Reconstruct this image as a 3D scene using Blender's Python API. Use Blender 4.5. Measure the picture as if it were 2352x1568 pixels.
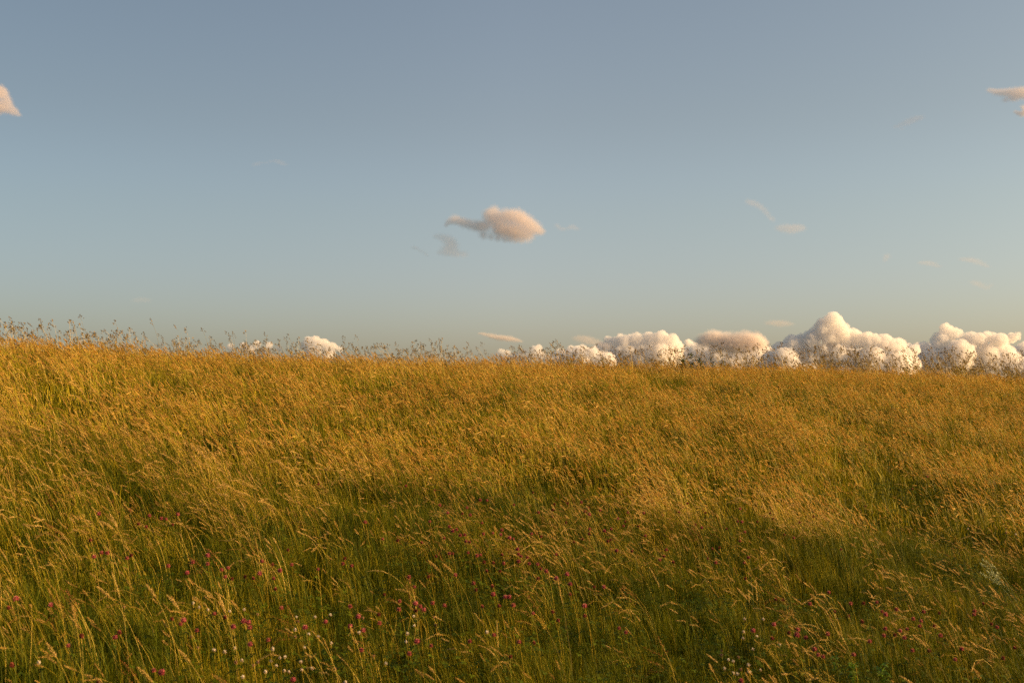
import bpy, math, random
import numpy as np
from mathutils import Vector, Matrix, noise as mnoise

R = math.radians
random.seed(7)
rng = np.random.default_rng(11)
for o in list(bpy.data.objects):
    bpy.data.objects.remove(o)
scene = bpy.context.scene
C = scene.collection

# ----------------------------------------------------------------- camera
IMG_W, IMG_H = 2352.0, 1568.0           # units in which the photograph was measured
LENS = 40.0
FPX = LENS / 36.0 * IMG_W
HORIZON = 941.0
PITCH = math.atan((HORIZON - IMG_H / 2) / FPX)
cam_d = bpy.data.cameras.new("camera")
cam = bpy.data.objects.new("camera", cam_d)
C.objects.link(cam)
cam.location = (0, 0, 0)
cam.rotation_euler = (R(90) + PITCH, 0, 0)
cam_d.lens = LENS
cam_d.sensor_width = 36
cam_d.clip_start = 0.05
cam_d.clip_end = 60000
cam_d.dof.use_dof = True
cam_d.dof.focus_distance = 13.0
cam_d.dof.aperture_fstop = 5.6
scene.camera = cam


def ray(px, py):
    """Direction of a point of the photograph, scaled so that its forward part is 1."""
    x = (px - IMG_W / 2) / FPX
    z = -(py - IMG_H / 2) / FPX
    c, s = math.cos(PITCH), math.sin(PITCH)
    y, zz = c - s * z, s + c * z
    return x / y, 1.0, zz / y


# ----------------------------------------------------------------- terrain
E_PX = np.array([-700, 0, 600, 1100, 1500, 1900, 2352, 3000], float)
E_PY = np.array([752, 781, 816, 829, 839, 846, 868, 893], float)
U_K = (E_PX - 1176) / FPX
E_K = (HORIZON - E_PY) / FPX
YC_U = np.array([-0.9, -0.45, 0.0, 0.45, 0.9])
YC_V = np.array([13.0, 15.0, 20.0, 28.0, 36.0])


def smooth_noise(x, y, scale, seed):
    """Cheap smooth value noise on arrays, roughly -1..1."""
    r = np.random.default_rng(seed)
    out = np.zeros_like(np.asarray(x, float))
    for k in range(7):
        a = r.uniform(0, 2 * math.pi)
        f = 2 * math.pi / scale * r.uniform(0.6, 1.7)
        out += np.sin((x * math.cos(a) + y * math.sin(a)) * f + r.uniform(0, 6.28))
    return out / 3.2


def canopy(x, y):
    x = np.asarray(x, float)
    y = np.asarray(y, float)
    u = np.clip(x / np.maximum(y, 3.0), -0.9, 0.9)
    e = np.interp(u, U_K, E_K)
    yc = np.interp(u, YC_U, YC_V)
    t = np.maximum(y, 0) / yc
    near = 1.6 * (1 - np.minimum(t, 1) ** 2.2) ** 2
    far = 0.07 * yc * (np.sqrt(1 + 9 * np.maximum(t - 1, 0) ** 2) - 1)
    z = e * np.maximum(y, 0) - near - far
    z = z + np.where(t < 1.0, 0.035 * smooth_noise(x, y, 2.3, 3) * np.clip(1.25 - t, 0, 1), 0)
    return np.maximum(z, -45 + 3 * smooth_noise(x, y, 900, 5))


CAN = 0.36


def ground(x, y):
    return canopy(x, y) - CAN


def at(px, py, h):
    """Where the line of sight through a photo point meets the surface h above the ground."""
    dx, dy, dz = ray(px, py)
    prev = 2.0
    y = 2.5
    while y < 60:
        if dz * y <= float(ground(dx * y, y)) + h:
            break
        prev = y
        y += 0.1
    else:
        y = float(np.interp(dx, YC_U, YC_V))
        return dx * y, y, float(ground(dx * y, y))
    for _ in range(12):
        m = (prev + y) / 2
        if dz * m <= float(ground(dx * m, m)) + h:
            y = m
        else:
            prev = m
    return dx * y, y, float(ground(dx * y, y))


# ----------------------------------------------------------------- materials
def mat(name):
    m = bpy.data.materials.new(name)
    m.use_nodes = True
    m.node_tree.nodes.clear()
    return m, m.node_tree.nodes, m.node_tree.links


def ramp(nodes, stops):
    n = nodes.new("ShaderNodeValToRGB")
    el = n.color_ramp.elements
    while len(el) > 1:
        el.remove(el[-1])
    el[0].position, el[0].color = stops[0][0], (*stops[0][1], 1)
    for p, c in stops[1:]:
        e = el.new(p)
        e.color = (*c, 1)
    return n


def plant_mat(name, stops, trans=0.35, spec=0.25, rough=0.5, patch=0.35):
    """Thin leaf material: colour varies per blade and, gently, from patch to patch of the meadow."""
    m, N, L = mat(name)
    out = N.new("ShaderNodeOutputMaterial")
    at_ = N.new("ShaderNodeAttribute")
    at_.attribute_name = "shade"
    info = N.new("ShaderNodeObjectInfo")
    geo = N.new("ShaderNodeNewGeometry")
    nz = N.new("ShaderNodeTexNoise")
    nz.inputs["Scale"].default_value = 0.55
    nz.inputs["Detail"].default_value = 3
    L.new(geo.outputs["Position"], nz.inputs["Vector"])
    a = N.new("ShaderNodeMath"); a.operation = "MULTIPLY_ADD"
    L.new(nz.outputs["Fac"], a.inputs[0]); a.inputs[1].default_value = patch * 2; a.inputs[2].default_value = -patch
    b = N.new("ShaderNodeMath"); b.operation = "MULTIPLY_ADD"
    L.new(info.outputs["Random"], b.inputs[0]); b.inputs[1].default_value = 0.3; L.new(a.outputs[0], b.inputs[2])
    c = N.new("ShaderNodeMath"); c.operation = "MULTIPLY_ADD"; c.use_clamp = True
    L.new(at_.outputs["Fac"], c.inputs[0]); c.inputs[1].default_value = 0.7; L.new(b.outputs[0], c.inputs[2])
    rp = ramp(N, [(p_, tuple(q_ * .95 for q_ in c_)) for p_, c_ in stops])
    L.new(c.outputs[0], rp.inputs[0])
    p = N.new("ShaderNodeBsdfPrincipled")
    L.new(rp.outputs[0], p.inputs["Base Color"])
    p.inputs["Roughness"].default_value = rough
    p.inputs["Specular IOR Level"].default_value = spec
    tr = N.new("ShaderNodeBsdfTranslucent")
    L.new(rp.outputs[0], tr.inputs["Color"])
    mx = N.new("ShaderNodeMixShader")
    mx.inputs[0].default_value = trans
    L.new(p.outputs[0], mx.inputs[1])
    L.new(tr.outputs[0], mx.inputs[2])
    L.new(mx.outputs[0], out.inputs[0])
    return m


M_BLADE = plant_mat("grass_blade", [(0, (.025, .036, .001)), (.35, (.10, .115, .003)), (.7, (.28, .24, .006)), (1, (.52, .37, .018))], .26, .10, .55)
M_LUSH = plant_mat("lush_grass_blade", [(0, (.018, .032, .001)), (.35, (.065, .092, .002)), (.7, (.14, .15, .004)), (1, (.34, .26, .012))], .26, .10, .55)
M_STEM = plant_mat("straw_stem", [(0, (.14, .12, .005)), (.5, (.44, .30, .020)), (1, (.74, .53, .12))], .2, .12, .5)
M_HEAD = plant_mat("seed_head", [(0, (.32, .18, .022)), (.5, (.66, .42, .085)), (1, (.76, .55, .17))], .35, .2, .6)
M_TAWNY = plant_mat("tawny_seed_head", [(0, (.22, .11, .018)), (.5, (.48, .29, .06)), (1, (.80, .54, .18))], .35, .2, .6)
M_AIRY = plant_mat("airy_seed_head", [(0, (.28, .16, .008)), (.5, (.62, .375, .032)), (1, (.70, .49, .08))], .35, .2, .6)
M_COCK = plant_mat("clumped_seed_head", [(0, (.08, .055, .012)), (.5, (.21, .14, .03)), (1, (.44, .29, .07))], .2, .2, .6)
M_RUST = plant_mat("rusty_seed_head", [(0, (.16, .045, .012)), (.5, (.30, .10, .025)), (1, (.42, .18, .05))], .25, .2, .6)
M_LEAF = plant_mat("clover_leaf", [(0, (.015, .03, .001)), (.5, (.05, .075, .002)), (1, (.11, .14, .004))], .2, .08, .6)
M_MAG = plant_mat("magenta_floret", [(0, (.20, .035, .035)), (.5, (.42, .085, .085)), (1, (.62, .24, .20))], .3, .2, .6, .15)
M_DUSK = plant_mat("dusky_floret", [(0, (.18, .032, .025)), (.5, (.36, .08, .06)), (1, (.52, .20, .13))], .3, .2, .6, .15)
M_DULL = plant_mat("withered_floret", [(0, (.10, .018, .010)), (.5, (.20, .04, .02)), (1, (.32, .10, .04))], .2, .2, .7, .15)
M_WHITE = plant_mat("white_floret", [(0, (.34, .20, .09)), (.45, (.66, .54, .36)), (1, (.84, .77, .62))], .3, .2, .6, .1)
M_TAN = plant_mat("dried_floret", [(0, (.22, .10, .04)), (.5, (.36, .20, .09)), (1, (.5, .32, .16))], .2, .2, .7, .1)
M_PALE = plant_mat("pale_plume", [(0, (.30, .34, .14)), (.5, (.48, .50, .24)), (1, (.66, .66, .38))], .3, .2, .6, .1)
M_WEED = plant_mat("weed_leaf", [(0, (.03, .05, .012)), (.5, (.06, .085, .018)), (1, (.12, .13, .03))], .25, .3, .45)
M_FRESH = plant_mat("fresh_leaf", [(0, (.05, .14, .006)), (.5, (.12, .26, .008)), (1, (.30, .42, .012))], .4, .4, .4, .1)


def ground_mat():
    m, N, L = mat("meadow_soil")
    out = N.new("ShaderNodeOutputMaterial")
    p = N.new("ShaderNodeBsdfPrincipled")
    geo = N.new("ShaderNodeNewGeometry")
    n1 = N.new("ShaderNodeTexNoise"); n1.inputs["Scale"].default_value = 9; n1.inputs["Detail"].default_value = 8
    n2 = N.new("ShaderNodeTexNoise"); n2.inputs["Scale"].default_value = .3; n2.inputs["Detail"].default_value = 5
    L.new(geo.outputs["Position"], n1.inputs["Vector"]); L.new(geo.outputs["Position"], n2.inputs["Vector"])
    ad = N.new("ShaderNodeMath"); ad.operation = "ADD"
    L.new(n1.outputs["Fac"], ad.inputs[0]); L.new(n2.outputs["Fac"], ad.inputs[1])
    h = N.new("ShaderNodeMath"); h.operation = "MULTIPLY"; h.inputs[1].default_value = .5
    L.new(ad.outputs[0], h.inputs[0])
    rp = ramp(N, [(.35, (.012, .014, .001)), (.5, (.035, .036, .002)), (.62, (.08, .07, .005)), (.75, (.14, .10, .012))])
    L.new(h.outputs[0], rp.inputs[0])
    L.new(rp.outputs[0], p.inputs["Base Color"])
    p.inputs["Roughness"].default_value = .95
    p.inputs["Specular IOR Level"].default_value = 0
    bp = N.new("ShaderNodeBump"); bp.inputs["Strength"].default_value = .6; bp.inputs["Distance"].default_value = .05
    L.new(n1.outputs["Fac"], bp.inputs["Height"]); L.new(bp.outputs[0], p.inputs["Normal"])
    L.new(p.outputs[0], out.inputs[0])
    return m


# ----------------------------------------------------------------- mesh builder
class MB:
    def __init__(self):
        self.v, self.f, self.s, self.mi, self.mats = [], [], [], [], []

    def m(self, material):
        if material not in self.mats:
            self.mats.append(material)
        return self.mats.index(material)

    def ribbon(self, pts, w0, side, shade, mi, taper=1.0):
        """Flat tapering strip along pts."""
        n = len(pts)
        b = len(self.v)
        for i, p in enumerate(pts):
            t = i / (n - 1)
            w = w0 * (1 - t ** 1.6 * taper) * .5
            if i == n - 1 and taper >= 1:
                self.v.append(tuple(p)); self.s.append(shade)
            else:
                self.v.append(tuple(p - side * w)); self.v.append(tuple(p + side * w)); self.s += [shade, shade]
        for i in range(n - 1):
            a = b + 2 * i
            if i == n - 2 and taper >= 1:
                self.f.append((a, a + 1, a + 2))
            else:
                self.f.append((a, a + 1, a + 3, a + 2))
            self.mi.append(mi)

    def tube(self, pts, r0, r1, shade, mi, k=3):
        b = len(self.v)
        n = len(pts)
        for i, p in enumerate(pts):
            d = (pts[min(i + 1, n - 1)] - pts[max(i - 1, 0)]).normalized()
            a = d.orthogonal().normalized()
            c = d.cross(a)
            r = r0 + (r1 - r0) * i / (n - 1)
            for j in range(k):
                an = 2 * math.pi * j / k
                self.v.append(tuple(p + (a * math.cos(an) + c * math.sin(an)) * r)); self.s.append(shade)
        for i in range(n - 1):
            for j in range(k):
                j2 = (j + 1) % k
                self.f.append((b + i * k + j, b + i * k + j2, b + (i + 1) * k + j2, b + (i + 1) * k + j)); self.mi.append(mi)

    def petal(self, p, d, side, ln, w, shade, mi):
        b = len(self.v)
        q = p + d * ln
        mid = p + d * ln * .5
        self.v += [tuple(p), tuple(mid - side * w * .5), tuple(q), tuple(mid + side * w * .5)]
        self.s += [shade] * 4
        self.f.append((b, b + 1, b + 2, b + 3)); self.mi.append(mi)

    def ball(self, c, rx, rz, shade, mi, nu=8, nv=6, axis=None):
        b = len(self.v)
        for i in range(nv + 1):
            th = math.pi * i / nv
            for j in range(nu):
                ph = 2 * math.pi * j / nu
                self.v.append((c[0] + rx * math.sin(th) * math.cos(ph), c[1] + rx * math.sin(th) * math.sin(ph), c[2] + rz * math.cos(th)))
                self.s.append(shade)
        for i in range(nv):
            for j in range(nu):
                j2 = (j + 1) % nu
                self.f.append((b + i * nu + j, b + (i + 1) * nu + j, b + (i + 1) * nu + j2, b + i * nu + j2)); self.mi.append(mi)

    def mesh(self, name):
        me = bpy.data.meshes.new(name)
        me.from_pydata(self.v, [], self.f)
        for m_ in self.mats:
            me.materials.append(m_)
        me.polygons.foreach_set("material_index", self.mi)
        a = me.attributes.new("shade", "FLOAT", "POINT")
        a.data.foreach_set("value", self.s)
        me.update()
        return me


def tag(o, label=None, cat=None, group=None, kind=None):
    if label: o["label"] = label
    if cat: o["category"] = cat
    if group: o["group"] = group
    if kind: o["kind"] = kind
    return o


def link(name, me, parent=None):
    o = bpy.data.objects.new(name, me)
    C.objects.link(o)
    if parent is not None:
        o.parent = parent
    return o


def rnd(a, b):
    return random.uniform(a, b)


def rdir(zlo=-1, zhi=1):
    z = rnd(zlo, zhi)
    a = rnd(0, 2 * math.pi)
    r = math.sqrt(max(0, 1 - z * z))
    return Vector((r * math.cos(a), r * math.sin(a), z))


# Everything leans towards -x: the wind blows from the right.
def stalk_path(base, height, lean, droop, az, n=7):
    """Curved stem; lean and droop are angles from upright at the base and added towards the tip."""
    pts = [Vector(base)]
    L = height / (n - 1)
    dirx = Vector((-math.cos(az), math.sin(az), 0))
    for i in range(n - 1):
        t = i / (n - 2)
        ang = lean * (.35 + .65 * t) + droop * t ** 2.5
        pts.append(pts[-1] + (dirx * math.sin(ang) + Vector((0, 0, math.cos(ang)))) * L)
    return pts


def along(pts, t):
    x = t * (len(pts) - 1)
    i = min(int(x), len(pts) - 2)
    f = x - i
    return pts[i].lerp(pts[i + 1], f), (pts[i + 1] - pts[i]).normalized()


def head_spindle(mb, pts, t0, width, n, mi, ln=.006, w=.0022, sh=None):
    """Soft cylindrical panicle made of n spikelets from t0 to the tip."""
    for k in range(n):
        t = t0 + (1 - t0) * (k + .5) / n
        p, d = along(pts, t)
        prof = math.sin(math.pi * min(1, (t - t0) / (1 - t0) * .86 + .12)) ** .7
        o = rdir(); o = (o - d * o.dot(d)).normalized()
        q = p + o * width * .5 * prof * rnd(.5, 1)
        dd = (d * 1.0 + o * rnd(.35, .9)).normalized()
        side = dd.cross(rdir()).normalized()
        mb.petal(q - dd * ln * .3, dd, side, ln * rnd(.8, 1.3), w, (rnd(0, 1) if sh is None else min(1, max(0, sh + rnd(-.3, .3)))), mi)


def head_stroke(mb, pts, t0, width, mi, sh, fuzz=6):
    """Seed head seen from afar: a plump spindle of crossed strips with a few loose spikelets."""
    ln = (pts[-1] - pts[0]).length * (1 - t0)
    qs = [along(pts, t0 + (1 - t0) * k / 4 * .999)[0] for k in range(5)]
    d = (qs[-1] - qs[0]).normalized()
    a = d.orthogonal().normalized(); c = d.cross(a)
    ph = rnd(0, 3)
    prof = (.25, .9, 1, .75, .1)
    for j in range(3):
        sd = a * math.cos(ph + j * 1.047) + c * math.sin(ph + j * 1.047)
        b = len(mb.v); s1 = min(1, max(0, sh + rnd(-.12, .12)))
        for k in range(5):
            w = width * .5 * prof[k] * rnd(.8, 1.2)
            mb.v += [tuple(qs[k] - sd * w), tuple(qs[k] + sd * w)]; mb.s += [s1, s1]
        for k in range(4):
            mb.f.append((b + 2 * k, b + 2 * k + 1, b + 2 * k + 3, b + 2 * k + 2)); mb.mi.append(mi)
    if fuzz: head_spindle(mb, pts, t0, width * 1.5, fuzz, mi, .012, .004, sh)


def head_airy(mb, pts, t0, width, n, mi, ln=.005, w=.002, mstem=None):
    for k in range(n):
        t = t0 + (1 - t0) * (k + .5) / n
        p, d = along(pts, t)
        prof = (1 - (t - t0) / (1 - t0)) ** .7 + .08
        o = rdir(); o = (o - d * o.dot(d)).normalized()
        reach = width * prof * rnd(.4, 1)
        q = p + (o * .8 + d * .8) * reach
        if mstem is not None and k % 2 == 0:
            mb.ribbon([p, q], .0007, d.cross(o).normalized(), .6, mstem, .2)
        for _ in range(2):
            dd = (d + o * rnd(.2, .9) + rdir() * .4).normalized()
            side = dd.cross(rdir()).normalized()
            mb.petal(q + rdir() * .003, dd, side, ln * rnd(.7, 1.3), w, rnd(0, 1), mi)


def head_clumps(mb, pts, t0, mi, mstem, clumps=6, per=12, reach=.03, ln=.007, w=.003, loose=.55):
    """Cocksfoot: dense little clumps on short side branches."""
    for k in range(clumps):
        f = k / max(1, clumps - 1)
        t = t0 + (1 - t0) * f ** .8
        p, d = along(pts, min(t, .999))
        o = rdir(); o = (o - d * o.dot(d)).normalized()
        rr = reach * (1 - f) ** 1.1 * rnd(.6, 1.2)
        q = p + (o * .75 + d * .75) * rr
        if rr > .006:
            mb.ribbon([p, q], .0011, d.cross(o).normalized(), .5, mstem, .2)
        cd = (d + o * .5).normalized()
        size = rnd(.006, .010)
        for _ in range(per):
            dd = (cd + rdir() * loose).normalized()
            side = dd.cross(rdir()).normalized()
            mb.petal(q + cd * rnd(-.3, 1.2) * size + rdir() * size * .35, dd, side, ln, w, rnd(0, 1), mi)


def blade(mb, base, h, lean, droop, az, w, shade, mi, n=5):
    pts = stalk_path(base, h, lean, droop, az, n)
    fa = rnd(0, math.pi)
    side = Vector((math.cos(fa), math.sin(fa), 0))
    mb.ribbon(pts, w, side, shade, mi)


def basal_tuft(name, n, spread, hlo, hhi, w, segs, material=None):
    mb = MB(); mi = mb.m(material or M_BLADE)
    for _ in range(n):
        a, r = rnd(0, 6.283), spread * math.sqrt(random.random())
        base = (r * math.cos(a), r * math.sin(a), -.02)
        # blades of one clump fan out, and the wind swings them over to the left
        az = rnd(-.9, .9) if random.random() < .7 else rnd(-3.1, 3.1)
        blade(mb, base, rnd(hlo, hhi), rnd(.05, .55), rnd(0, 1.1), az, w * rnd(.6, 1.3), random.random(), mi, segs)
    return mb.mesh(name)


def stalk_tuft(name, kind, n, spread, hlo, hhi, lod):
    """A handful of flowering stalks of one grass. lod 0 = close up, 1 = farther than about ten metres."""
    mb = MB(); ms = mb.m(M_STEM)
    mh = mb.m({"fog": M_TAWNY if lod == 0 else M_HEAD, "spike": M_TAWNY if lod == 0 else M_HEAD, "airy": M_AIRY, "cock": M_COCK, "rust": M_RUST}[kind])
    for _ in range(n):
        a, r = rnd(0, 6.283), spread * math.sqrt(random.random())
        base = (r * math.cos(a), r * math.sin(a), -.02)
        h = hlo + (hhi - hlo) * (random.random() ** 1.35 if kind == "cock" else random.random())
        lean, droop, az = rnd(.25, .72), rnd(.1, .9), rnd(-.55, .55)
        if kind == "cock": lean, droop = rnd(.1, .6), rnd(-.1, .6)
        if random.random() < .18: droop += rnd(.5, 1.2)
        pts = stalk_path(base, h, lean, droop, az, 8 if lod == 0 else 6)
        sh = random.random()
        wd = (.0017 if lod == 0 else .0024) * rnd(.8, 1.2)
        if lod == 0:
            mb.tube(pts, wd * .6, wd * .35, sh, ms, 3)
        else:
            mb.ribbon(pts, wd, Vector((math.cos(.6), math.sin(.6), 0)) if random.random() < .7 else Vector((0, 1, 0)), sh, ms, .4)
        if kind == "fog":
            t0 = 1 - (rnd(.036, .068) if lod == 0 else rnd(.045, .08)) / h
            if lod == 0: head_spindle(mb, pts, t0, rnd(.007, .012), 90, mh, .006, .0024, rnd(.2, .9))
            else: head_stroke(mb, pts, t0, rnd(.008, .0125), mh, rnd(.15, .95), 4)
        elif kind == "spike":
            t0 = 1 - rnd(.05, .10) / h
            if lod == 0: head_spindle(mb, pts, t0, .007, 70, mh, .008, .0024, rnd(.3, 1))
            else: head_stroke(mb, pts, t0, .007, mh, rnd(.3, 1), 0)
        elif kind == "airy":
            t0 = 1 - rnd(.10, .17) / h
            if lod == 0: head_airy(mb, pts, t0, rnd(.018, .03), 42, mh, .0048, .0019, ms)
            else: head_airy(mb, pts, t0, .026, 8, mh, .012, .0042)
        elif kind == "cock":
            t0 = 1 - rnd(.05, .10) / h
            if lod == 0: head_clumps(mb, pts, t0, mh, ms, 7, 12, .04)
            else: head_clumps(mb, pts, t0, mh, ms, 5, 4, .03, .024, .0075, .22)
        elif kind == "rust":
            t0 = 1 - rnd(.10, .16) / h
            head_airy(mb, pts, t0, .013, 40 if lod == 0 else 12, mh, .005 if lod == 0 else .011, .003 if lod == 0 else .006, ms)
        if random.random() < .6:     # one leaf on the stem
            p, d = along(pts, rnd(.25, .55))
            blade(mb, p, rnd(.08, .16), lean + rnd(.2, .6), rnd(.2, .9), az + rnd(-.8, .8), .003, sh, mb.m(M_BLADE), 4)
    return mb.mesh(name)


# ----------------------------------------------------------------- scatter
def blob_field(x, y, blobs):
    out = np.zeros_like(x)
    for (cx, cy, rx, ry, ang, s) in blobs:
        dx, dy = x - cx, y - cy
        c, sn = math.cos(ang), math.sin(ang)
        a, b = (dx * c + dy * sn) / rx, (-dx * sn + dy * c) / ry
        out = np.maximum(out, s * np.exp(-(a * a + b * b)))
    return out


def hollow(px, py, rx, ry, s, ang=0.0):
    x, y, _ = at(px, py, .3)
    return (x, y, rx, ry, ang, s)


# low green hollows of the meadow: place, half-width and half-depth in metres, strength
GREEN = [
    hollow(360, 872, .45, .45, .9), hollow(190, 915, .4, .4, .9), hollow(285, 925, .3, .3, .6), hollow(590, 905, .3, .5, .6), hollow(880, 868, .5, .6, .5),
    hollow(480, 1000, .3, .4, .5), hollow(1560, 882, .7, .9, .7), hollow(1250, 900, .5, .7, .4), hollow(1240, 1095, .7, .5, .75),
    hollow(900, 1120, .6, .4, .6), hollow(830, 1105, .3, .3, .6), hollow(120, 1215, .45, .3, .8), hollow(380, 1245, .5, .3, .95), hollow(300, 1300, .35, .25, .8),
    hollow(560, 1320, .55, .3, .85), hollow(640, 1190, .4, .4, .45), hollow(1030, 1290, .5, .35, .7), hollow(1180, 1290, .6, .3, .8), hollow(1320, 1300, .5, .35, .8),
    hollow(1450, 1310, .5, .3, .95), hollow(780, 1450, .5, .25, 1), hollow(620, 1540, .45, .2, .9), hollow(460, 1440, .3, .2, .8), hollow(1100, 1400, .4, .3, .9), hollow(980, 1450, .35, .25, .8),
    hollow(1360, 1400, .5, .3, .8), hollow(1580, 1330, .5, .35, .85), hollow(1720, 1340, .45, .35, 1), hollow(1800, 1400, .4, .3, .85),
    hollow(1720, 1460, .45, .3, 1), hollow(1880, 1490, .5, .25, .9), hollow(1450, 1510, .6, .2, .85), hollow(1000, 1545, .5, .15, .9),
    hollow(2100, 1110, .8, .5, .65), hollow(2250, 1200, .6, .5, .95), hollow(2300, 1290, .6, .5, .8), hollow(1950, 1080, .5, .4, .5), hollow(1900, 1330, .6, .4, .55),
    hollow(2080, 1520, .5, .3, .7), hollow(2300, 1530, .5, .25, .8), hollow(2000, 955, .8, .8, .45), hollow(1700, 990, .6, .7, .3),
]
GOLD = [hollow(100, 1020, .9, 1.0, .9), hollow(500, 1080, .7, .6, .5), hollow(1880, 1200, .8, .6, .95), hollow(1700, 1130, .7, .6, .6), hollow(1550, 1030, 1.2, 1.2, .4),
        hollow(560, 1160, .5, .4, .5), hollow(180, 1390, .5, .25, .5), hollow(300, 1400, .4, .2, .5), hollow(1150, 1180, .4, .4, .3), hollow(820, 1240, .35, .3, .5)]
RUST = [hollow(1950, 1175, .5, .4, .8), hollow(500, 1120, .3, .3, .5), hollow(1300, 1160, .4, .3, .4), hollow(1230, 1255, .4, .3, .6), hollow(2200, 1470, .5, .3, .6), hollow(250, 1245, .3, .2, .5)]


def dryness(x, y):
    """1 = golden seed heads all over, 0 = short green grass."""
    u = np.clip(x / np.maximum(y, 3), -.9, .9)
    t = y / np.interp(u, YC_U, YC_V)
    d = np.interp(t, [.2, .3, .42, .6, 1.0], [.36, .38, .54, .82, .88])
    d = d + .17 * smooth_noise(x, y, 1.7, 21) + .13 * smooth_noise(x, y, .7, 22) + .10 * smooth_noise(x, y, 5.0, 23)
    d = d + .35 * blob_field(x, y, GOLD) - .78 * blob_field(x, y, GREEN)
    return np.clip(d, 0.03, 1.15)


def scatter(y0, y1, dens, wfac=.54, wadd=3.2):
    area = (y1 ** 2 - y0 ** 2) * wfac + 2 * wadd * (y1 - y0)
    n = int(area * dens)
    y = np.empty(0)
    # sample y with density proportional to width
    while y.size < n:
        c = rng.uniform(y0, y1, n)
        keep = rng.uniform(0, 1, n) < (wfac * c + wadd) / (wfac * y1 + wadd)
        y = np.concatenate([y, c[keep]])
    y = y[:n]
    x = rng.uniform(-1, 1, n) * (wfac * y + wadd)
    return x, y


def instancer(name, meshes, x, y, scale, idx, rotz, tilt, label, group=None):
    """One uncountable mass: tufts set out over the hill with a geometry node tree."""
    col = bpy.data.collections.new(name + "_source")
    for i, me in enumerate(meshes):
        s = bpy.data.objects.new("%s_tuft_%02d" % (name, i), me)
        col.objects.link(s)
    z = ground(x, y)
    me = bpy.data.meshes.new(name)
    me.vertices.add(len(x))
    me.vertices.foreach_set("co", np.stack([x, y, z], 1).astype(np.float32).ravel())
    a = me.attributes.new("pick", "INT", "POINT"); a.data.foreach_set("value", idx.astype(np.int32))
    a = me.attributes.new("size", "FLOAT", "POINT"); a.data.foreach_set("value", scale.astype(np.float32))
    a = me.attributes.new("turn", "FLOAT_VECTOR", "POINT")
    a.data.foreach_set("vector", np.stack([tilt[0], tilt[1], rotz], 1).astype(np.float32).ravel())
    o = link(name, me)
    ng = bpy.data.node_groups.new(name + "_scatter", "GeometryNodeTree")
    ng.interface.new_socket("Geometry", in_out="INPUT", socket_type="NodeSocketGeometry")
    ng.interface.new_socket("Geometry", in_out="OUTPUT", socket_type="NodeSocketGeometry")
    N, L = ng.nodes, ng.links
    gi, go = N.new("NodeGroupInput"), N.new("NodeGroupOutput")
    ip = N.new("GeometryNodeInstanceOnPoints")
    ci = N.new("GeometryNodeCollectionInfo")
    ci.inputs["Collection"].default_value = col
    ci.inputs["Separate Children"].default_value = True
    ci.inputs["Reset Children"].default_value = True

    def attr(nm, typ):
        n = N.new("GeometryNodeInputNamedAttribute"); n.data_type = typ
        n.inputs["Name"].default_value = nm
        return n.outputs["Attribute"]
    L.new(gi.outputs[0], ip.inputs["Points"])
    L.new(ci.outputs[0], ip.inputs["Instance"])
    ip.inputs["Pick Instance"].default_value = True
    L.new(attr("pick", "INT"), ip.inputs["Instance Index"])
    L.new(attr("size", "FLOAT"), ip.inputs["Scale"])
    L.new(attr("turn", "FLOAT_VECTOR"), ip.inputs["Rotation"])
    L.new(ip.outputs[0], go.inputs[0])
    md = o.modifiers.new("scatter", "NODES"); md.node_group = ng
    tag(o, label, None, group, "stuff")
    o["category"] = "grass"
    return o


def place(name, meshes, x, y, keep, size, label, zr=.32, tl=.10):
    x, y = x[keep], y[keep]
    size = size[keep] if hasattr(size, "__len__") else np.full(x.size, size)
    n = x.size
    idx = rng.integers(0, len(meshes), n)
    instancer(name, meshes, x, y, size * rng.uniform(.82, 1.18, n), idx, rng.normal(0, zr, n), (rng.normal(0, tl, n), rng.normal(0, tl, n)), label)


SPLIT = 10.0
YFAR = 1.45


def beyond(x, y):
    u = np.clip(x / np.maximum(y, 3), -.9, .9)
    return y / np.interp(u, YC_U, YC_V)


def hfac(x, y):
    d = dryness(x, y)
    return .62 + .42 * np.clip(d, 0, 1)


# green undergrowth
near_b = [basal_tuft("grass_tuft", 95, .16, .10, .34, .0035, 5, M_LUSH if q < 5 else M_BLADE) for q in range(7)]
far_b = [basal_tuft("grass_tuft", 60, .24, .12, .34, .0085, 4) for _ in range(4)]
x, y = scatter(2.6, SPLIT, 56)
place("green_grass", near_b, x, y, np.ones(x.size, bool), hfac(x, y) * 1.1, "short olive green grass leaning left across the lower slope", .8)
x, y = scatter(SPLIT, 42, 17)
place("green_grass", far_b, x, y, beyond(x, y) < YFAR, hfac(x, y) * 1.12, "green undergrowth between the golden stalks on the upper slope", .8)

# flowering grasses, near
nf = [stalk_tuft("grass_tuft", "fog", 6, .14, .34, .56, 0) for _ in range(5)]
ns = [stalk_tuft("grass_tuft", "spike", 10, .15, .32, .60, 0) for _ in range(4)]
na = [stalk_tuft("grass_tuft", "airy", 6, .15, .36, .60, 0) for _ in range(4)]
nr = [stalk_tuft("grass_tuft", "rust", 4, .12, .34, .52, 0) for _ in range(2)]
x, y = scatter(2.6, SPLIT, 40)
d = dryness(x, y)
place("seed_head_grass", nf + nf[:3] + ns + na[:2], x, y, rng.uniform(0, 1, x.size) < d * .95, .80 + .22 * np.clip(d, 0, 1), "golden seed heads bowed left over the lower slope")
x, y = scatter(2.6, SPLIT, 14)
place("rusty_sorrel", nr, x, y, rng.uniform(0, 1, x.size) < .10 + .6 * blob_field(x, y, RUST), .9, "thin rusty brown seed spikes among the clover")

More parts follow.
